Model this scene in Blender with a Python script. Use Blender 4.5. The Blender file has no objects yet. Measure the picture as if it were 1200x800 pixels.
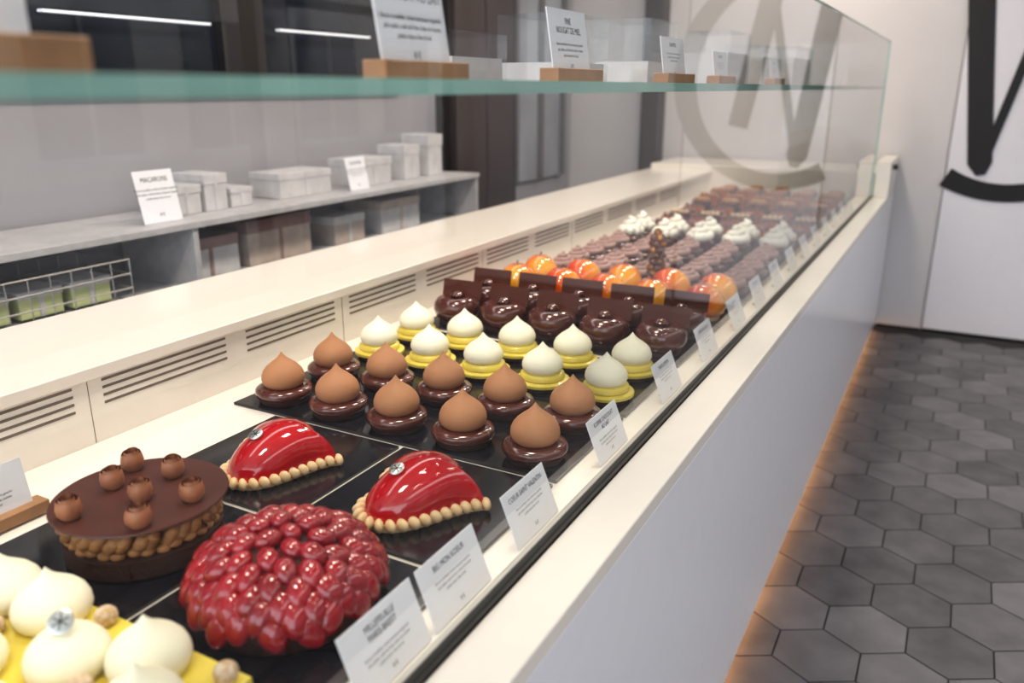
import bpy, math, random
from mathutils import Vector, Matrix, Euler
random.seed(7)
scene=bpy.context.scene
scene.view_settings.view_transform='Standard'
try: scene.view_settings.look='Medium High Contrast'
except Exception as e: print(e)
def lin(c):
    return tuple(((x/255)/12.92 if x/255<=0.04045 else ((x/255+0.055)/1.055)**2.4) for x in c)
MATS={}
def mat(name,rgb,rough=.5,metal=0,coat=0,var=.08,scale=20,bump=0,spec=.5,sss=0,emit=None,estr=0,rgb2=None):
    if name in MATS: return MATS[name]
    m=bpy.data.materials.new(name); m.use_nodes=True; nt=m.node_tree; n=nt.nodes; l=nt.links
    b=n['Principled BSDF']; c=lin(rgb)
    tc=n.new('ShaderNodeTexCoord'); no=n.new('ShaderNodeTexNoise'); no.inputs['Scale'].default_value=scale; no.inputs['Detail'].default_value=4
    l.new(tc.outputs['Object'],no.inputs['Vector'])
    r=n.new('ShaderNodeValToRGB'); l.new(no.outputs['Fac'],r.inputs['Fac'])
    c2=lin(rgb2) if rgb2 else tuple(min(1,x*(1+var)) for x in c)
    c1=tuple(x*(1-var) for x in c) if not rgb2 else c
    r.color_ramp.elements[0].color=(*c1,1); r.color_ramp.elements[1].color=(*c2,1)
    r.color_ramp.elements[0].position=.35; r.color_ramp.elements[1].position=.65
    l.new(r.outputs['Color'],b.inputs['Base Color'])
    b.inputs['Roughness'].default_value=rough; b.inputs['Metallic'].default_value=metal
    b.inputs['Coat Weight'].default_value=coat; b.inputs['Coat Roughness'].default_value=.05
    b.inputs['Specular IOR Level'].default_value=spec
    if sss: b.inputs['Subsurface Weight'].default_value=sss; b.inputs['Subsurface Radius'].default_value=(.01,.008,.005)
    if bump:
        bp=n.new('ShaderNodeBump'); bp.inputs['Strength'].default_value=bump; bp.inputs['Distance'].default_value=.003
        l.new(no.outputs['Fac'],bp.inputs['Height']); l.new(bp.outputs['Normal'],b.inputs['Normal'])
    if emit: b.inputs['Emission Color'].default_value=(*lin(emit),1); b.inputs['Emission Strength'].default_value=estr
    MATS[name]=m; return m
def glassmat(name,tint,f0=.04,rough=0.0,double=False,gain=1.0):
    m=bpy.data.materials.new(name); m.use_nodes=True; nt=m.node_tree; n=nt.nodes; l=nt.links
    for x in list(n): n.remove(x)
    out=n.new('ShaderNodeOutputMaterial'); g=n.new('ShaderNodeNewGeometry')
    d=n.new('ShaderNodeVectorMath'); d.operation='DOT_PRODUCT'; l.new(g.outputs['Incoming'],d.inputs[0]); l.new(g.outputs['Normal'],d.inputs[1])
    def M(op,a,b=None):
        x=n.new('ShaderNodeMath'); x.operation=op
        for i,v in enumerate((a,b)):
            if v is None: continue
            if isinstance(v,(int,float)): x.inputs[i].default_value=v
            else: l.new(v,x.inputs[i])
        return x.outputs[0]
    a=M('ABSOLUTE',d.outputs['Value']); o=M('SUBTRACT',1.0,a); p=M('POWER',o,5.0); q=M('MULTIPLY',p,1-f0); f=M('ADD',q,f0)
    if double: f=M('DIVIDE',M('MULTIPLY',f,2.0),M('ADD',f,1.0))
    if gain!=1: f=M('MINIMUM',M('MULTIPLY',f,gain),1.0)
    t=n.new('ShaderNodeBsdfTransparent'); t.inputs['Color'].default_value=(*tint,1)
    gl=n.new('ShaderNodeBsdfGlossy'); gl.inputs['Roughness'].default_value=rough
    mx=n.new('ShaderNodeMixShader'); l.new(f,mx.inputs[0]); l.new(t.outputs[0],mx.inputs[1]); l.new(gl.outputs[0],mx.inputs[2]); l.new(mx.outputs[0],out.inputs[0])
    return m
class MB:
    def __init__(s): s.v=[];s.f=[];s.m=[];s.s=[]
    def add(s,vs,fs,mi=0,sm=True,T=None):
        o=len(s.v)
        s.v+= [tuple(T@Vector(v)) if T else tuple(v) for v in vs]
        for f in fs: s.f.append(tuple(o+i for i in f)); s.m.append(mi); s.s.append(sm)
    def box(s,a,b,mi=0,T=None):
        x0,y0,z0=a;x1,y1,z1=b
        v=[(x0,y0,z0),(x1,y0,z0),(x1,y1,z0),(x0,y1,z0),(x0,y0,z1),(x1,y0,z1),(x1,y1,z1),(x0,y1,z1)]
        s.add(v,[(0,3,2,1),(4,5,6,7),(0,1,5,4),(1,2,6,5),(2,3,7,6),(3,0,4,7)],mi,False,T)
    def lathe(s,prof,c=(0,0,0),seg=28,mi=0,T=None,wob=None):
        vs=[];fs=[]
        for (r,z) in prof:
            for i in range(seg):
                a=2*math.pi*i/seg; rr=r*(wob(a,z) if wob else 1)
                vs.append((c[0]+rr*math.cos(a),c[1]+rr*math.sin(a),c[2]+z))
        for j in range(len(prof)-1):
            for i in range(seg):
                k=(i+1)%seg; fs.append((j*seg+i,j*seg+k,(j+1)*seg+k,(j+1)*seg+i))
        if prof[0][0]>1e-5: fs.append(tuple(reversed(range(seg))))
        if prof[-1][0]>1e-5: fs.append(tuple(range((len(prof)-1)*seg,len(prof)*seg)))
        s.add(vs,fs,mi,True,T)
    def ell(s,c,r,mi=0,R=None,seg=14,rings=8,pinch=0):
        T=Matrix.Translation(c)
        if R is not None: T=T@R.to_4x4()
        vs=[];fs=[]
        for j in range(rings+1):
            th=math.pi*j/rings
            for i in range(seg):
                a=2*math.pi*i/seg;x=math.sin(th)*math.cos(a);y=math.sin(th)*math.sin(a);z=-math.cos(th)
                if pinch: y*=1-pinch*max(0,x)**1.5
                vs.append((x*r[0],y*r[1],z*r[2]))
        for j in range(rings):
            for i in range(seg):
                k=(i+1)%seg;fs.append((j*seg+i,j*seg+k,(j+1)*seg+k,(j+1)*seg+i))
        s.add(vs,fs,mi,True,T)
    def prism(s,pts,z0,z1,mi=0,T=None,sm=False):
        n=len(pts); v=[(x,y,z0) for x,y in pts]+[(x,y,z1) for x,y in pts]
        s.add(v,[tuple(reversed(range(n))),tuple(range(n,2*n))]+[(i,(i+1)%n,n+(i+1)%n,n+i) for i in range(n)],mi,sm,T)
    def tube(s,path,rad,mi=0,seg=8,T=None):
        vs=[];fs=[];n=len(path)
        for i,p in enumerate(path):
            p=Vector(p);a=Vector(path[max(0,i-1)]);b=Vector(path[min(n-1,i+1)]);t=(b-a).normalized()
            up=Vector((0,0,1)) if abs(t.z)<.9 else Vector((1,0,0))
            x=t.cross(up).normalized();y=t.cross(x)
            r=rad(i/(n-1)) if callable(rad) else rad
            for k in range(seg):
                an=2*math.pi*k/seg; vs.append(p+x*r*math.cos(an)+y*r*math.sin(an))
        for i in range(n-1):
            for k in range(seg):
                q=(k+1)%seg; fs.append((i*seg+k,i*seg+q,(i+1)*seg+q,(i+1)*seg+k))
        fs.append(tuple(range(seg)));fs.append(tuple(range((n-1)*seg,n*seg)))
        s.add(vs,fs,mi,True,T)
    def mesh(s,name,mats):
        me=bpy.data.meshes.new(name); me.from_pydata(s.v,[],s.f)
        for m in mats: me.materials.append(m)
        me.polygons.foreach_set('material_index',s.m); me.polygons.foreach_set('use_smooth',s.s)
        import bmesh
        bm=bmesh.new();bm.from_mesh(me);bmesh.ops.recalc_face_normals(bm,faces=bm.faces)
        for e in bm.edges:
            if len(e.link_faces)==2 and e.calc_face_angle(0)>math.radians(50): e.smooth=False
        bm.to_mesh(me);bm.free();me.update(); return me
def obj(name,me,loc=(0,0,0),rotz=0,sc=1,parent=None,bevel=0):
    o=bpy.data.objects.new(name,me); scene.collection.objects.link(o); o.location=loc; o.rotation_euler=(0,0,rotz); o.scale=(sc,sc,sc)
    if parent: o.parent=parent
    if bevel:
        b=o.modifiers.new('bevel','BEVEL'); b.width=bevel; b.segments=3; b.limit_method='ANGLE'
    return o
def build(name,mb,mats,**k): return obj(name,mb.mesh(name,mats),**k)

# ---------- materials
cream=mat('cream_lacquer',(236,228,217),.28,var=.01,coat=.3)
panelw=mat('white_lacquer_panel',(236,235,238),.3,var=.01,coat=.2)
wallw=mat('white_plaster',(194,191,191),.8,var=.02,scale=3)
wallg=mat('grey_wall',(160,159,164),.8,var=.03,scale=3)
black=mat('black_metal',(22,20,20),.35,var=.05)
alu=mat('brushed_aluminium',(190,186,180),.3,metal=.8,var=.05)
slate=mat('black_slate_slab',(28,28,33),.14,var=.15,scale=30)
darkbr=mat('dark_brown_frame',(30,23,22),.5)
wood=mat('light_oak',(166,126,88),.5,rgb2=(142,104,70),scale=14)
paper=mat('card_paper',(230,230,235),.6,var=.01)
ink=mat('black_ink',(24,22,24),.6)
silver=mat('silver_foil',(215,215,212),.25,metal=.9)
glass=glassmat('clear_glass',(.97,.985,.975),.055,gain=1.25)
glassth=glassmat('shelf_glass',(.92,.965,.945),.04,double=True)
gedge=mat('green_glass_edge',(150,190,178),.12,var=.18,scale=3)
# ---------- room
mb=MB();mb.box((-2.75,5.7,0),(2.75,5.85,3));wall_far=build('wall_far',mb,[wallw])
mb=MB();mb.box((-2.75,-2.2,0),(-2.6,5.7,3));build('wall_left',mb,[wallg])
mb=MB();mb.box((2.6,-2.2,0),(2.75,5.7,.35));mb.box((2.6,-2.2,2.65),(2.75,5.7,3))
for y in (-2.2,-.3,1.6,3.5,5.5): mb.box((2.6,y,.35),(2.75,y+.2,2.65))
build('wall_right',mb,[wallw])
mb=MB()
for y0 in (-2.0,-.1,1.8,3.7):
    y1=y0+(1.7 if y0<3.6 else 1.8)
    for (a,b_) in (((2.64,y0,.35),(2.7,y1,.42)),((2.64,y0,2.58),(2.7,y1,2.65)),((2.64,y0,.42),(2.7,y0+.06,2.58)),((2.64,y1-.06,.42),(2.7,y1,2.58)),((2.64,y0+.06,1.95),(2.7,y1-.06,2.0))): mb.box(a,b_)
build('window_3',mb,[darkbr])
mb=MB();mb.box((-2.75,-2.2,3),(2.75,5.85,3.1));build('ceiling',mb,[mat('ceiling_white',(225,222,220),.8,var=.01)])
mb=MB();mb.box((2.75,-14,-.12),(16,20,-.05));build('street_ground',mb,[mat('asphalt',(120,118,118),.9,var=.2,scale=2)])
mb=MB();mb.box((12,-14,-.05),(12.5,20,7),0)
for j in range(2):
    for i in range(11):
        y=-13+3*i;z=.4+3.3*j
        mb.box((11.93,y,z),(12.0,y+1.9,z+2.3),1);mb.box((11.9,y+.92,z),(11.94,y+.98,z+2.3),0);mb.box((11.88,y-.1,z-.12),(12,y+2.0,z),2)
build('street_facade',mb,[mat('facade_stone',(160,154,146),.9,var=.12,scale=1),mat('facade_window',(34,38,46),.1,var=.3,scale=1),wallg])
tile=bpy.data.materials.new('hex_tile'); tile.use_nodes=True
nt=tile.node_tree;n=nt.nodes;l=nt.links;b=n['Principled BSDF']
at=n.new('ShaderNodeAttribute');at.attribute_name='tone'
no=n.new('ShaderNodeTexNoise');no.inputs['Scale'].default_value=9;no.inputs['Detail'].default_value=8
tc=n.new('ShaderNodeTexCoord');l.new(tc.outputs['Object'],no.inputs['Vector'])
ad=n.new('ShaderNodeMath');ad.operation='MULTIPLY_ADD';l.new(no.outputs['Fac'],ad.inputs[0]);ad.inputs[1].default_value=.9;l.new(at.outputs['Fac'],ad.inputs[2])
r=n.new('ShaderNodeValToRGB');l.new(ad.outputs[0],r.inputs['Fac']);r.color_ramp.elements[0].position=.2
r.color_ramp.elements[0].color=(*lin((70,68,70)),1);r.color_ramp.elements[1].color=(*lin((117,114,115)),1)
l.new(r.outputs[0],b.inputs['Base Color']);b.inputs['Roughness'].default_value=.5
grout=mat('dark_grout',(52,50,51),.9)
mb=MB();mb.box((-2.75,-2.2,-.05),(2.75,5.85,-.003),1)
tones=[0]*6
R=.125;w=R*math.sqrt(3)
for j in range(-11,30):
    for i in range(-12,13):
        cx=i*w+(w/2 if j%2 else 0)-.05;cy=j*R*1.5
        if abs(cx)>2.48 or cy>5.57 or cy<-2.06: continue
        k=len(mb.f)
        mb.prism([(cx+(R-.003)*math.cos(math.radians(30+60*q)),cy+(R-.003)*math.sin(math.radians(30+60*q))) for q in range(6)],-.003,0,0)
        t=random.random()*.45;tones+= [t]*(len(mb.f)-k)
me=mb.mesh('floor',[tile,grout]);a=me.attributes.new('tone','FLOAT','FACE');a.data.foreach_set('value',tones)
obj('floor',me)
mb=MB();mb.box((-.07,5.685,.02),(.87,5.699,2.3),0);mb.box((-.075,5.69,.0),(-.0701,5.699,2.3),1);mb.box((.8701,5.69,.0),(.885,5.699,2.3),1);mb.box((-.07,5.69,0),(.87,5.699,.0199),1)
build('door_1',mb,[mat('door_paint',(208,206,210),.5,var=.01),black])
mb=MB();mb.box((-.34,5.69,0),(-.08,5.699,.012));mb.box((.9,5.69,0),(2.59,5.699,.012));build('base_shadow_line_far',mb,[ink])  # thin black strips: shadow line along the wall foot built as dark colour
mb=MB()
def strip(pts_w,dy=0):
    L=[];Rr=[]
    for i,(x,z,wd) in enumerate(pts_w):
        a=pts_w[max(0,i-1)];c=pts_w[min(len(pts_w)-1,i+1)];dx,dz=c[0]-a[0],c[1]-a[1];m=math.hypot(dx,dz);nx,nz=-dz/m,dx/m
        L.append((x+nx*wd/2,z+nz*wd/2));Rr.append((x-nx*wd/2,z-nz*wd/2))
    for i in range(len(L)-1):
        q=[L[i],L[i+1],Rr[i+1],Rr[i]]
        v=[(x,5.684,z) for x,z in q]+[(x,5.678-dy,z) for x,z in q]
        mb.add(v,[(0,1,2,3),(4,7,6,5),(0,4,5,1),(3,2,6,7),(0,3,7,4),(1,5,6,2)],0,False)
arc=[]
for i in range(57):
    d=-119+238*i/56; a=math.radians(d); wd=.105+.05*abs(math.cos(a))**2
    arc.append((.24+.64*math.cos(a),1.56+.66*math.sin(a),wd))
strip(arc)
strip([(-.04,2.1,.14),(.10,1.07,.13),(.115,1.0,.05)],.001)
strip([(.11,1.04,.05),(.34,2.1,.05)],.002)
strip([(.34,2.1,.14),(.50,1.25,.13)],.003)
build('wall_logo',mb,[ink])
mb=MB();mb.box((-2.0,5.55,0),(-1.87,5.69,3));build('column_far',mb,[darkbr],bevel=.004)
mb=MB()
reflpane=mat('reflected_street_dark',(30,34,42),.06,var=.4,scale=1.2)
mb.box((-2.6,.2,1.56),(-2.585,3.5,2.7),1)
for y in (.15,1.3,2.38,3.5): mb.box((-2.6,y,1.5),(-2.55,y+(.22 if y==2.38 else .05),2.75),0)
mb.box((-2.6,.15,1.5),(-2.54,3.55,1.56),0)
build('street_reflection_panes',mb,[darkbr,reflpane])  # dark panes and frame modelled here in place of the street's reflection
mb=MB();mb.box((-2.599,3.9,0),(-2.50,4.66,2.6),0);mb.box((-2.505,3.95,.05),(-2.49,4.27,2.54),1);mb.box((-2.505,4.29,.05),(-2.49,4.61,2.54),1);build('tall_cabinet',mb,[darkbr,mat('brown_door',(58,46,44),.4)],bevel=.003)
mb=MB();mb.box((-2.6,4.74,.9),(-2.57,5.5,2.5),1)
for y in (4.74,5.1,5.45): mb.box((-2.6,y,.9),(-2.54,y+.04,2.5),0)
build('window_2',mb,[mat('grey_frame',(100,98,100),.4),mat('frosted_window',(150,154,162),.3,var=.2,scale=2)])
mb=MB()
for y0,y1 in ((1.65,2.3),(2.66,3.25)): mb.box((-2.545,y0,1.722),(-2.52,y1,1.73),0)
build('reflected_light_streaks',mb,[mat('streak_glow',(255,255,255),.5,emit=(225,235,255),estr=.35)])  # glowing bars on the back wall imitate ceiling lamps reflected in the guard
mb=MB();
for z in (1.055,.83,.45): mb.box((-2.585,.3,z),(-2.2,3.7,z+.022))
for y in (.3,1.85,3.68): mb.box((-2.585,y,0),(-2.21,y+.022,1.055))
build('back_shelf_unit',mb,[mat('shelf_white',(182,180,181),.5)],bevel=.002)
boxm=[mat('box_white',(196,194,195),.6),mat('box_beige',(182,168,158),.6),mat('box_green',(196,204,150),.6),mat('box_lid_pink',(146,120,116),.6)]
def giftbox(y,z,wy,h,d=.2,a=0,b_=3,x=-2.42):
    mb=MB();mb.box((-d/2,-wy/2,0),(d/2,wy/2,h*.8),0);mb.box((-d/2-.003,-wy/2-.003,h*.72),(d/2+.003,wy/2+.003,h),1)
    mb.box((d/2,-.008,0),(d/2+.004,.008,h),1)
    return build('gift_box',mb,[boxm[a],boxm[b_]],loc=(x,y,z),bevel=.002)
for y,wy,h,a,b_ in ((2.0,.26,.14,0,3),(2.35,.34,.17,1,3),(2.77,.2,.12,1,0),(3.15,.3,.15,0,1)): giftbox(y,.853,wy,h,.22,a,b_)
for y,wy,h in ((1.95,.12,.10),(2.2,.1,.07),(2.55,.3,.10),(3.0,.25,.12),(1.2,.2,.05),(3.3,.12,.16),(3.5,.12,.2),(2.08,.1,.13)): giftbox(y,1.078,wy,h,.16,0,0)
for y in (1.2,1.36,1.52): giftbox(y,.862,.13,.08,.16,2,0,x=-2.38)
mb=MB()
bx0,bx1,by0,by1,bz0,bz1=-2.5,-2.24,1.1,1.62,.856,.99
for z in (bz0,.9,.945,bz1): mb.tube([(bx0,by0,z),(bx1,by0,z),(bx1,by1,z),(bx0,by1,z),(bx0,by0,z)],.003,0,6)
for i in range(9):
    y=by0+(by1-by0)*i/8; mb.tube([(bx1,y,bz0),(bx1,y,bz1)],.002,0,6);mb.tube([(bx0,y,bz0),(bx0,y,bz1)],.002,0,6);mb.tube([(bx0,y,bz0),(bx1,y,bz0)],.002,0,6)
build('wire_basket',mb,[alu])

# ---------- counter
mb=MB();Y0,Y1=-1.6,5.1
mb.box((-.37,Y0,.05),(-.3425,5.68,.8718),1)
mb.box((-.4215,Y0,.872),(-.341,5.68,.9),0)
mb.box((-.42,Y0,.0),(-.40,5.68,.8718),1)
mb.box((-.434,Y0,.86),(-.4217,Y1,.912),2)
mb.box((-.450,Y0,.8602),(-.4342,Y1,.9),3)
mb.box((-1.36,Y0,.84),(-.434,Y1,.86),0)
mb.box((-1.40,Y0,.84),(-1.3601,Y1,.995),0)
mb.box((-1.75,Y0,.9852),(-1.352,Y1,1.01),0)
mb.box((-1.75,Y0,0),(-1.72,Y1,.985),1)
mb.box((-1.75,5.1,0),(-.4218,5.68,1.04),0)
mb.box((-.42,5.12,.9002),(-.341,5.68,1.1),0)
mb.box((-1.72,Y0,0),(-.42,Y0+.02,.84),1)
ctr=build('display_counter',mb,[cream,panelw,black,alu],bevel=.003)
slot=mat('vent_dark',(112,100,90),.8)
mb=MB()
for k in range(-2,11):
    yc=.68+.36*k
    if yc+.16>5.08: continue
    for q in range(4): mb.box((-1.3602,yc-.15,.93+q*.015),(-1.3592,yc+.15,.935+q*.015))
for k in range(0,6): mb.box((-1.3602,.86+k*.72,.86),(-1.3596,.8612+k*.72,.985))
build('vent_slots',mb,[slot],parent=ctr)
mb=MB();mb.box((-.395,Y0,.035),(-.375,5.6,.045));build('toe_led_strip',mb,[mat('led_amber',(255,190,124),.5,emit=(255,190,124),estr=6.5)],parent=ctr)
mb=MB();mb.lathe([(.014,0),(.014,.02),(.010,.024)],seg=16,T=Matrix.Translation((-.341,5.3,1.06))@Matrix.Rotation(math.pi/2,4,'Y'));build('knob',mb,[black],parent=ctr)
mb=MB();v=[(-.427,Y0,.9),(-.427,5.09,.9),(-.427,5.09,1.74),(-.427,Y0,1.74)];mb.add(v,[(0,1,2,3)],0,False)
mb.add([(-.95,5.09,.9),(-.427,5.09,.9),(-.427,5.09,1.74),(-.95,5.09,1.74)],[(0,1,2,3)],0,False)
mb.box((-.431,Y0,1.738),(-.423,5.09,1.742),1);mb.box((-.431,5.086,.9),(-.423,5.094,1.74),1)
gl=build('glass_display_guard',mb,[glass,gedge],parent=ctr)
mb=MB();zs0,zs1=1.494,1.508
mb.add([(-.95,Y0,zs1),(-.435,Y0,zs1),(-.435,5.07,zs1),(-.95,5.07,zs1)],[(0,1,2,3)],0,False)
mb.box((-.437,Y0,zs0),(-.432,5.07,zs1),1);mb.box((-.952,Y0,zs0),(-.948,5.07,zs1),1)
build('glass_shelf',mb,[glassth,gedge],parent=ctr)
def slab(x0,x1,y0,y1):
    mb=MB();mb.box((x0,y0,0),(x1,y1,.006));return build('slate_slab',mb,[slate],loc=(0,0,.86),bevel=.001)
for y0,y1 in ((.19,.507),(.517,.80),(.812,1.112)):
    slab(-.832,-.525,y0,y1);slab(-1.15,-.842,y0,y1)
for y0,y1 in ((1.124,1.44),(1.45,1.77),(1.80,2.17),(2.18,2.5),(2.52,3.2),(3.21,3.52),(3.53,4.2),(4.21,5.06)): slab(-1.28,-.525,y0,y1)
ZS=.866
# ---------- pastries
choc=mat('dark_chocolate_glaze',(88,42,32),.15,coat=.8,var=.15)
crust=mat('cocoa_crust',(66,38,28),.7,bump=.5,scale=120)
milk=mat('milk_chocolate_ganache',(178,128,92),.6,var=.05,bump=.1,spec=.3)
ivory=mat('vanilla_cream',(250,243,218),.5,var=.02,spec=.3)
white=mat('white_cream',(250,246,232),.5,var=.03)
yel=mat('lemon_yellow_glaze',(234,212,90),.3,coat=.4,var=.06)
redg=mat('red_mirror_glaze',(184,8,22),.08,coat=1,var=.06,scale=6)
redd=mat('dark_red_glaze',(148,13,28),.12,coat=.9,var=.25)
beige=mat('piped_almond_cream',(236,204,156),.5,var=.06)
pral=mat('praline_cream',(166,120,76),.55,var=.2,scale=60,bump=.3)
disc=mat('chocolate_disc',(84,48,40),.35,var=.1,scale=12)
plate=mat('chocolate_plate',(88,46,34),.5,var=.1,scale=12,spec=.3)
nut=mat('sugared_hazelnut',(196,160,120),.7,rgb2=(225,205,180),scale=150,bump=.6)
swirlm=mat('chestnut_cream',(180,146,138),.6,var=.15)
def dollop(r,h,z):
    P=[(1.0*.80,0),(.93,.08),(1.0,.2),(.985,.32),(.90,.45),(.74,.57),(.52,.68),(.32,.77),(.17,.86),(.07,.94),(.0005,1)]
    return [(a*r,z+b*h) for a,b in P]
mb=MB();mb.lathe([(.05,0),(.053,.004),(.054,.012)],mi=1);mb.lathe([(.053,.011),(.0585,.014),(.0605,.02),(.059,.027),(.054,.031),(.045,.033)],mi=0);mb.lathe(dollop(.045,.074,.032),mi=2)
M_brown=mb.mesh('ganache_tartlet',[choc,crust,milk])
mb=MB();mb.lathe([(.05,0),(.052,.003),(.052,.01)],mi=1);mb.lathe([(.054,.009),(.061,.012),(.061,.018),(.056,.021)],mi=0);mb.lathe([(.046,.02),(.05,.023),(.049,.032),(.044,.036)],mi=0);mb.lathe(dollop(.046,.070,.034),mi=2)
M_yel=mb.mesh('lemon_tartlet',[yel,crust,ivory])
xs=[-.60,-.75,-.90,-1.05,-1.20]
def grid(name,me,ys,jit=.002,rot=True,xo=0,cols=xs):
    for y in ys:
        for x in cols:
            obj(name,me,loc=(x+xo+random.uniform(-jit,jit),y+random.uniform(-jit,jit),ZS),rotz=random.uniform(0,6.28) if rot else random.uniform(-.06,.06))
grid('ganache_tartlet',M_brown,(1.19,1.355));grid('lemon_tartlet',M_yel,(1.525,1.685))
mb=MB();mb.lathe([(.05,0),(.052,.006),(.05,.01)],mi=1)
mb.lathe([(.048,.008),(.060,.018),(.066,.038),(.064,.055),(.055,.068),(.04,.074),(.026,.071),(.016,.064),(.0005,.06)],mi=0)
mb.lathe([(.010,.06),(.018,.07),(.020,.078),(.012,.086),(.0005,.087)],mi=0)
mb.box((-.062,-.0015,-.0),(.062,.0015,.05),2,T=Matrix.Translation((0,.026,.062))@Matrix.Rotation(-.25,4,'X'))
M_cd=mb.mesh('chocolate_dome_cake',[choc,crust,plate]);grid('chocolate_dome_cake',M_cd,(1.885,2.055),rot=False)
mg=bpy.data.materials.new('mango_gradient_glaze');mg.use_nodes=True;nt=mg.node_tree;n=nt.nodes;l=nt.links;b=n['Principled BSDF']
tc=n.new('ShaderNodeTexCoord');sp=n.new('ShaderNodeSeparateXYZ');l.new(tc.outputs['Object'],sp.inputs[0]);mr=n.new('ShaderNodeMapRange');l.new(sp.outputs['X'],mr.inputs[0]);mr.inputs[1].default_value=-.05;mr.inputs[2].default_value=.055
r=n.new('ShaderNodeValToRGB');l.new(mr.outputs[0],r.inputs[0]);r.color_ramp.elements[0].color=(*lin((204,38,8)),1);r.color_ramp.elements[1].color=(*lin((246,172,44)),1);e=r.color_ramp.elements.new(.5);e.color=(*lin((238,104,14)),1)
l.new(r.outputs[0],b.inputs['Base Color']);b.inputs['Roughness'].default_value=.1;b.inputs['Coat Weight'].default_value=1
mb=MB();mb.lathe([(.052,0),(.055,.004),(.053,.012)],mi=1);mb.lathe([(.048,.011),(.058,.02),(.062,.036),(.058,.060),(.043,.084),(.019,.097),(.0005,.096)],mi=0,wob=lambda a,z:1+.12*math.cos(a)+.03*math.cos(2*a));mb.tube([(0,0,.093),(.004,0,.103),(.012,.002,.110)],.002,2)
M_m=mb.mesh('mango_cake',[mg,beige,crust]);
for y in (2.25,2.41):
    for x in xs: obj('mango_cake',M_m,loc=(x,y,ZS),rotz=random.uniform(-1.4,.6))
mb=MB();mb.lathe([(.046,0),(.055,.004),(.058,.022),(.054,.026)],mi=1)
sp=[];N=90
for i in range(N):
    t=i/(N-1);a=t*2*math.pi*3.2;rr=.040*(1-t)+.003;sp.append((rr*math.cos(a),rr*math.sin(a),.03+.042*t))
mb.tube(sp,lambda t:.0125*(1-.4*t),0,8)
M_s=mb.mesh('chestnut_swirl_tart',[swirlm,choc]);grid('chestnut_swirl_tart',M_s,(2.59,2.725,2.86,2.995,3.13),.004)
mb=MB();mb.lathe([(.046,0),(.055,.006),(.058,.03),(.05,.036)],mi=1)
sp=[]
for i in range(60):
    t=i/59;a=t*2*math.pi*2.4;rr=.04*(1-t)+.002;sp.append((rr*math.cos(a),rr*math.sin(a),.05+.06*t))
mb.tube(sp,lambda t:.019*(1-.5*t),0,8)
for k in range(9):
    a=k*2*math.pi/9;mb.ell((.04*math.cos(a),.04*math.sin(a),.055),(.018,.014,.018),0,Matrix.Rotation(a,3,'Z'),10,6)
M_w=mb.mesh('cream_rosette_tart',[white,choc]);grid('cream_rosette_tart',M_w,(3.28,3.43),.004)
caram=mat('caramel_glaze',(164,96,54),.25,coat=.5,var=.15)
berry=mat('berry_glaze',(110,34,34),.2,coat=.7)
nute=mat('toasted_nut',(168,122,80),.6)
def bar(m,top,H_=0):
    mb=MB();P=[]
    for i in range(20):
        a=2*math.pi*i/20;P.append((.038*(1 if math.cos(a)>0 else -1)+.018*math.cos(a),.024*math.sin(a)))
    mb.prism(P,0,.012,1,sm=False);mb.prism([(x*1.03,y*1.03) for x,y in P],.012,.036+H_,0);mb.prism([(x*.9,y*.85) for x,y in P],.036+H_,.041+H_,0)
    for k in range(4): mb.ell((-.036+.024*k,0,.047+H_),(.011,.010,.009),2,None,10,6)
    return mb.mesh('eclair',[m,crust,top])
B=[bar(choc,milk),bar(caram,choc),bar(choc,beige)]
def rt(top,g,H_=0):
    mb=MB();mb.lathe([(.044,0),(.05,.005),(.054,.024+H_),(.05,.026+H_),(.046,.022+H_)],mi=1)
    for k in range(7):
        a=k*2*math.pi/6;rr=.028 if k<6 else 0;mb.ell((rr*math.cos(a),rr*math.sin(a),.032+H_),(.015,.015,.014),0,None,10,6)
    mb.lathe([(.03,.02),(.03,.03+H_),(.0005,.03+H_)],mi=0);return mb.mesh('berry_tart',[top,g])
T1=rt(berry,caram);T2=rt(choc,caram);T3=rt(nute,choc,.03);B3=bar(caram,nute,.03)
for r_,y in enumerate([3.59+.128*i for i in range(12)]):
    t=[B[1],T1,B[1],B[2],T2,B[1],T3,B3,T1,B3,T3,T3][r_]
    nm='eclair' if t in B or t is B3 else 'berry_tart'
    grid(nm,t,(y,),.003,rot=False)
gold=mat('gold_caramel',(190,130,50),.25,metal=.5,rgb2=(60,30,16),scale=60)
mb=MB();mb.lathe([(.03,0),(.032,.004),(.03,.012)],mi=1)
for k in range(9):
    z=.012+.019*k
    for q in range(4):
        a=q*math.pi/2+k*.7;rr=.018*(1-.05*k);mb.ell((rr*math.cos(a),rr*math.sin(a),z+.008),(.018,.015,.013),(k+q)%2,Matrix.Rotation(a,3,'Z'),10,6)
mb.ell((0,0,.188),(.014,.014,.016),0)
build('chocolate_tower',mb,[gold,choc],loc=(-.825,2.508,ZS))
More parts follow.
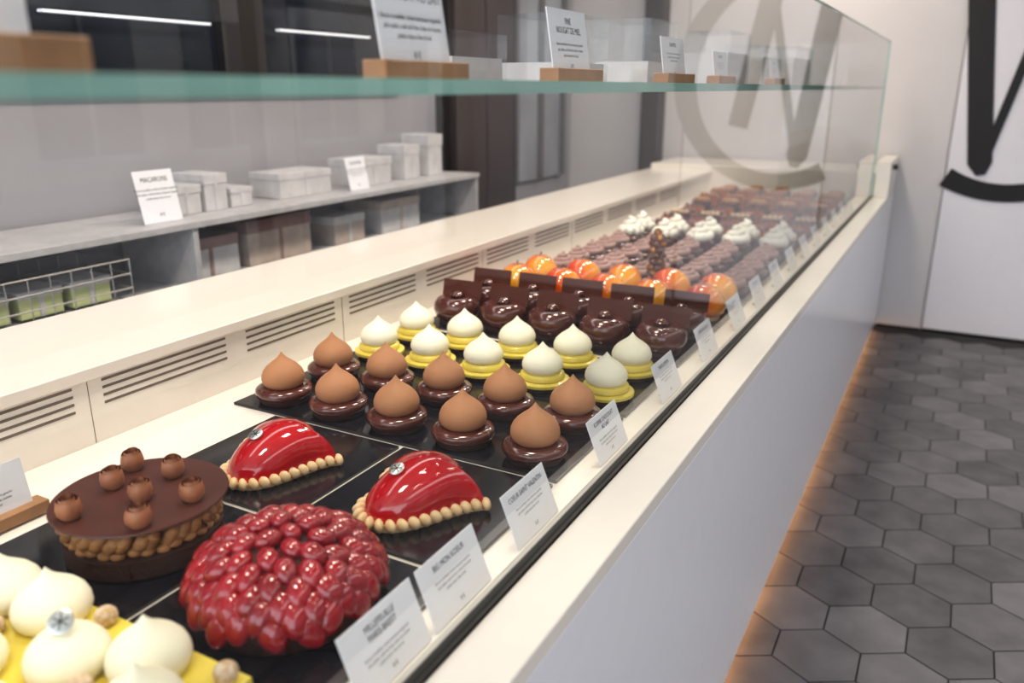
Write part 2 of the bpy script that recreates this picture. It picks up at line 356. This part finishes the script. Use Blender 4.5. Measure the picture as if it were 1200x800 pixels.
# ---------- hearts
def heartpt(t):
    x=16*math.sin(t)**3;y=13*math.cos(t)-5*math.cos(2*t)-2*math.cos(3*t)-math.cos(4*t)
    return x/17,(y+2.5)/17
def coin(mb,c,mi1,mi2,tilt=.5,az=0,r=.012):
    T=Matrix.Translation(c)@Matrix.Rotation(az,4,'Z')@Matrix.Rotation(tilt,4,'Y')
    mb.lathe([(r,0),(r,.0015),(r*.85,.002),(.0005,.002)],mi=mi1,T=T,seg=24)
    for aa in (0,1.05,2.1): mb.box((-.7*r,-.0006,.002),(.7*r,.0006,.0024),mi2,T@Matrix.Rotation(aa,4,'Z'))
def heart(S,hh):
    mb=MB();N=96;rings=20;vs=[];fs=[]
    out=[heartpt(2*math.pi*(i+.5)/N) for i in range(N)]
    cx0,cy0=0,.02
    for j in range(rings+1):
        ph=(j/rings)*math.pi/2; sc=math.sin(ph); z=math.cos(ph)**.62 if j<rings else 0
        k_=j/rings
        for (x,y) in out:
            d=math.hypot(x,y-cy0); rc=.62; bl=k_**1.6
            ux,uy=x/d,(y-cy0)/d; dd=rc*(1-bl)+d*bl
            vs.append(((cx0+ux*dd*sc)*S,(cy0+uy*dd*sc)*S,.008+hh*z))
    for j in range(rings):
        for i in range(N):
            k=(i+1)%N;fs.append((j*N+i,j*N+k,(j+1)*N+k,(j+1)*N+i))
    fs.append(tuple(range(rings*N,rings*N+N)))
    mb.add(vs,fs,0,True)
    mb.prism([(x*S*1.02,y*S*1.02) for x,y in out],0,.012,1)
    pts=[Vector((*heartpt(2*math.pi*i/720),0)) for i in range(720)];acc=0;step=.155*.105/S
    for i in range(1,720):
        acc+=(pts[i]-pts[i-1]).length
        if acc>=step:
            acc=0;p=pts[i];a=math.atan2(pts[i].y-pts[i-1].y,pts[i].x-pts[i-1].x)
            mb.ell((p.x*S*1.04,p.y*S*1.04,.012),(.0072,.013,.0105),1,Matrix.Rotation(a+.5,3,'Z'),10,6)
    coin(mb,(-.36*S,.36*S,.008+hh*.90),2,3,.42,2.75,.0125)
    return mb.mesh('heart_cake',[redg,beige,silver,ink])
MH=heart(.106,.074)
obj('heart_cake',MH,loc=(-.668,.957,ZS),rotz=math.pi/2+.25)
obj('heart_cake',MH,loc=(-.968,.955,ZS),rotz=math.pi/2+.45,sc=.98)
# ---------- petal cake
mb=MB();mb.lathe([(.112,0),(.116,.003),(.120,.03),(.112,.055),(.090,.080),(.05,.095),(.0005,.099)],mi=1,seg=48)
NP=96
for k in range(NP):
    t=(k+.5)/NP; u=math.sqrt(t); a=k*2.399963
    ph=u*1.45
    rr=.122*math.sin(ph)/math.sin(1.45); z=.030+.074*(math.cos(ph)-math.cos(1.45))/(1-math.cos(1.45))
    tilt=math.atan2(.074*math.sin(ph),.122*max(.08,math.cos(ph)))
    tilt=min(tilt,1.35)
    L=.0165+.0085*u
    Rm=Matrix.Rotation(a,3,'Z')@Matrix.Rotation(tilt-.05+random.uniform(-.12,.12),3,'Y')@Matrix.Rotation(random.uniform(-.6,.6),3,'Z')
    mb.ell((rr*math.cos(a),rr*math.sin(a),z+random.uniform(-.001,.004)),(L,L*.76,.0125),0,Rm,16,10,pinch=.2)
build('petal_mousse_cake',mb,[redd,crust],loc=(-.686,.658,ZS),sc=.98)
# ---------- choc disc cake
mb=MB();mb.lathe([(.104,0),(.108,.003),(.108,.030),(.10,.034)],mi=0,seg=48)
mb.lathe([(.09,.028),(.09,.070)],mi=1,seg=40)
for k in range(34):
    a0=2*math.pi*k/34+random.uniform(-.04,.04);sl=random.uniform(.12,.3)
    pth=[]
    for q in range(9):
        t=q/8;a=a0+sl*t;rr=.090+random.uniform(.008,.014)*math.sin(t*math.pi);pth.append((rr*math.cos(a),rr*math.sin(a),.040+.029*t))
    mb.tube(pth,lambda t:.0055+.0045*math.sin(math.pi*t),1,10)
    mb.ell((.098*math.cos(a0),.098*math.sin(a0),.038+random.uniform(-.003,.003)),(.010,.011,.007),1,Matrix.Rotation(a0,3,'Z'),10,6)
mb.lathe([(.118,.074),(.12,.0755),(.119,.078),(.0005,.0785)],mi=2,seg=64)
for (x,y) in ((-.0475,.018),(.025,.055),(.010,-.019),(.082,-.018),(-.066,-.07),(.038,-.09),(-.045,.078)):
    ph0=random.uniform(0,6)
    for (r0,h0,ph) in ((.0175,.028,0),(.0125,.031,2),(.007,.031,4)):
        N=20;vs=[];fs=[]
        for j,(f,zz) in enumerate(((.66,0),(.98,.25),(1.05,.55),(.95,.85),(.84,1))):
            for i in range(N):
                t=i/(N-1);a=ph+ph0+t*2*math.pi*1.12;rr=r0*f*(1-.16*t);vs.append((x+rr*math.cos(a),y+rr*math.sin(a),.078+h0*zz*(1+.05*math.sin(a))))
        for j in range(4):
            for i in range(N-1): fs.append((j*N+i,j*N+i+1,(j+1)*N+i+1,(j+1)*N+i))
        mb.add(vs,fs,3,True)
    mb.ell((x,y,.088),(.011,.011,.012),3,None,10,6)
build('chocolate_disc_cake',mb,[crust,pral,disc,mat('milk_chocolate_curl',(160,106,76),.4)],loc=(-.968,.666,ZS),rotz=.497)
# ---------- yellow tart
mb=MB();mb.box((-.235,-.13,0),(.235,.125,.012),1);mb.box((-.23,-.125,.0121),(.23,.12,.036),0)
cx,cy=-.815,.378
for (x,y) in ((-.95,.455),(-.868,.462),(-.768,.415),(-.692,.457),(-.635,.402),(-.86,.355),(-.94,.36),(-.68,.34),(-.77,.31),(-.62,.31),(-.85,.27),(-.99,.29)):
    mb.lathe(dollop(.044,.070,.034),c=(x-cx,y-cy,0),mi=2,seg=32)
for (x,y) in ((-.985,.488),(-.802,.484),(-.90,.41),(-.605,.482),(-.72,.395),(-.655,.355),(-1.02,.40)):
    mb.ell((x-cx,y-cy,.046),(.0135,.0135,.0125),3,None,14,10)
coin(mb,(-.768-cx+.006,.415-cy-.004,.099),4,5,.75,-.9,.013)
build('lemon_dollop_tart',mb,[yel,crust,ivory,nut,silver,ink],loc=(cx,cy,ZS),bevel=.0)
# ---------- cards
def card(name,p,title,tilt=.38,w=.133,h=.083,base=True,lines=3,wood_base=False,yaw=0):
    ct,st=math.cos(tilt),math.sin(tilt)
    Mx=Matrix(((0,-st,ct,0),(1,0,0,0),(0,ct,st,0),(0,0,0,1)))
    Mw=Matrix.Translation(p)@Matrix.Rotation(yaw,4,'Z')@Mx
    mb=MB();mb.box((-w/2,0,-.0008),(w/2,h,.0008))
    o=build(name,mb,[paper]);o.matrix_world=Mw
    def tx(s,y,size):
        cu=bpy.data.curves.new('label_text','FONT');cu.body=s;cu.size=size;cu.align_x='CENTER';cu.materials.append(ink);cu.resolution_u=2
        t=bpy.data.objects.new('printed_text',cu);scene.collection.objects.link(t);t.parent=o;t.location=(0,y,.0012);t.scale=(.8,1,1)
    ts=title.split('|')
    for i,s in enumerate(ts): tx(s,h*.78-i*.0115*h/.083,.0115*h/.083)
    for i in range(lines): tx(['Biscuit croustillant, crème onctueuse et ganache','pâte sablée, confit de fruits, éclats de noisette','praliné maison, fleur de sel'][i%3],h*.78-len(ts)*.0115*h/.083-.004-i*.007*h/.083,.0052*h/.083)
    tx('8 €',h*.12,.008*h/.083)
    if wood_base:
        m2=MB();m2.box((-w*.62,-.008,-.016),(w*.62,.012,.016));b2=build('wood_base',m2,[wood],bevel=.0015);b2.parent=o
        b2.matrix_parent_inverse=Matrix.Identity(4);b2.matrix_basis=Matrix.Rotation(tilt,4,'X')
    elif base:
        m2=MB();m2.box((-w*.2,0,-.02),(w*.2,.012,-.001));b2=build('card_stand',m2,[alu]);b2.parent=o;b2.matrix_parent_inverse=Matrix.Identity(4);b2.matrix_basis=Matrix.Identity(4)
    return o
titles=['MILLEFEUILLE|PARIS-BREST','BIG MON KOEUR','COEUR SAINT VALENTIN','KOSMIK CHOCOLAT|AU LAIT','TARTE CITRON','DÔME CHOCOLAT','MANGUE','MONT-BLANC','CHANTILLY','ECLAIR','TARTE','RELIGIEUSE','CARAMEL','NOISETTE','FRAMBOISE','OPERA']
for t,y in zip(titles,[.617,.762,.975,1.283,1.625,1.935,2.24,2.51,2.79,3.07,3.35,3.63,3.91,4.19,4.47,4.75]):
    card('price_card',(-.482,y,.8615),t)
card('price_card',(-1.20,.575,.872),'MERVEILLEUX|NOISETTE',.18,wood_base=True,h=.085)
card('product_sign',(-.56,.81,1.517),'PRALINES BONBON|CHOCOLAT AU LAIT',.15,wood_base=True,w=.135,h=.12)
card('product_sign',(-.56,1.235,1.517),'FINE|NOUGAT DE MIEL',.15,wood_base=True,w=.14,h=.10)
card('product_sign',(-.56,1.76,1.517),'CARAMELS',.15,wood_base=True,w=.15,h=.085)
card('product_sign',(-.56,2.14,1.517),'GUIMAUVE',.15,wood_base=True,w=.13,h=.07)
card('product_sign',(-.56,2.8,1.517),'NOUGATINE',.15,wood_base=True,w=.13,h=.07)
card('shelf_sign',(-2.28,1.80,1.078),'MACARONS',.2,w=.15,h=.17)
card('shelf_sign',(-2.28,2.82,1.078),'CALISSONS',.2,w=.13,h=.14)
mb=MB();mb.box((-.64,.26,1.509),(-.56,.40,1.535));build('wood_block',mb,[wood],bevel=.002)
mb=MB();mb.box((-.75,.26,1.509),(-.66,.42,1.6));build('paper_box',mb,[paper],bevel=.002)
acry=glassmat('acrylic',(.96,.97,.97),.05)
def acbox(x,y,wx,wy,h,fill):
    mb=MB();mb.box((-wx/2,-wy/2,0),(wx/2,wy/2,h),0);mb.box((-wx/2+.006,-wy/2+.006,.001),(wx/2-.006,wy/2-.006,h*fill),1)
    build('acrylic_sweet_box',mb,[acry,boxm[0]],loc=(x,y,1.509))
acbox(-.72,1.12,.12,.16,.07,.5);acbox(-.72,1.5,.14,.2,.12,.3);acbox(-.72,1.95,.14,.2,.14,.35)
acbox(-.7,2.6,.14,.25,.15,.6);acbox(-.7,3.1,.14,.3,.13,.7);acbox(-.7,3.7,.14,.4,.15,.7)
# ---------- camera
cd=bpy.data.cameras.new('camera');cam=bpy.data.objects.new('camera',cd);scene.collection.objects.link(cam);scene.camera=cam
cd.sensor_width=36;cd.lens=28.5;cam.location=(0,0,1.5)
cam.rotation_euler=(math.radians(90)-math.atan2(297,950),0,math.atan2(540,995.3))
cd.clip_start=.01
cd.dof.use_dof=True;cd.dof.focus_distance=1.5;cd.dof.aperture_fstop=2.6
# ---------- lights
def area(name,loc,sx,sy,p,col,rot=(0,0,0)):
    d=bpy.data.lights.new(name,'AREA');d.shape='RECTANGLE';d.size=sx;d.size_y=sy;d.energy=p;d.color=col
    o=bpy.data.objects.new(name,d);scene.collection.objects.link(o);o.location=loc;o.rotation_euler=rot
for i in range(5): area('ceiling_light_counter',(-.95,.2+1.2*i,2.9),.3,.4,17.2,(1,.88,.76))
area('ceiling_light_shop',(1.2,2,2.92),.6,6,28,(1,.97,.95))
area('ceiling_light_back',(-2.1,2.4,2.92),.3,5,15,(1,.95,.92))
w_=bpy.data.worlds.new('world');scene.world=w_;w_.use_nodes=True;w_.node_tree.nodes['Background'].inputs[0].default_value=(.85,.91,1,1);w_.node_tree.nodes['Background'].inputs[1].default_value=2.8
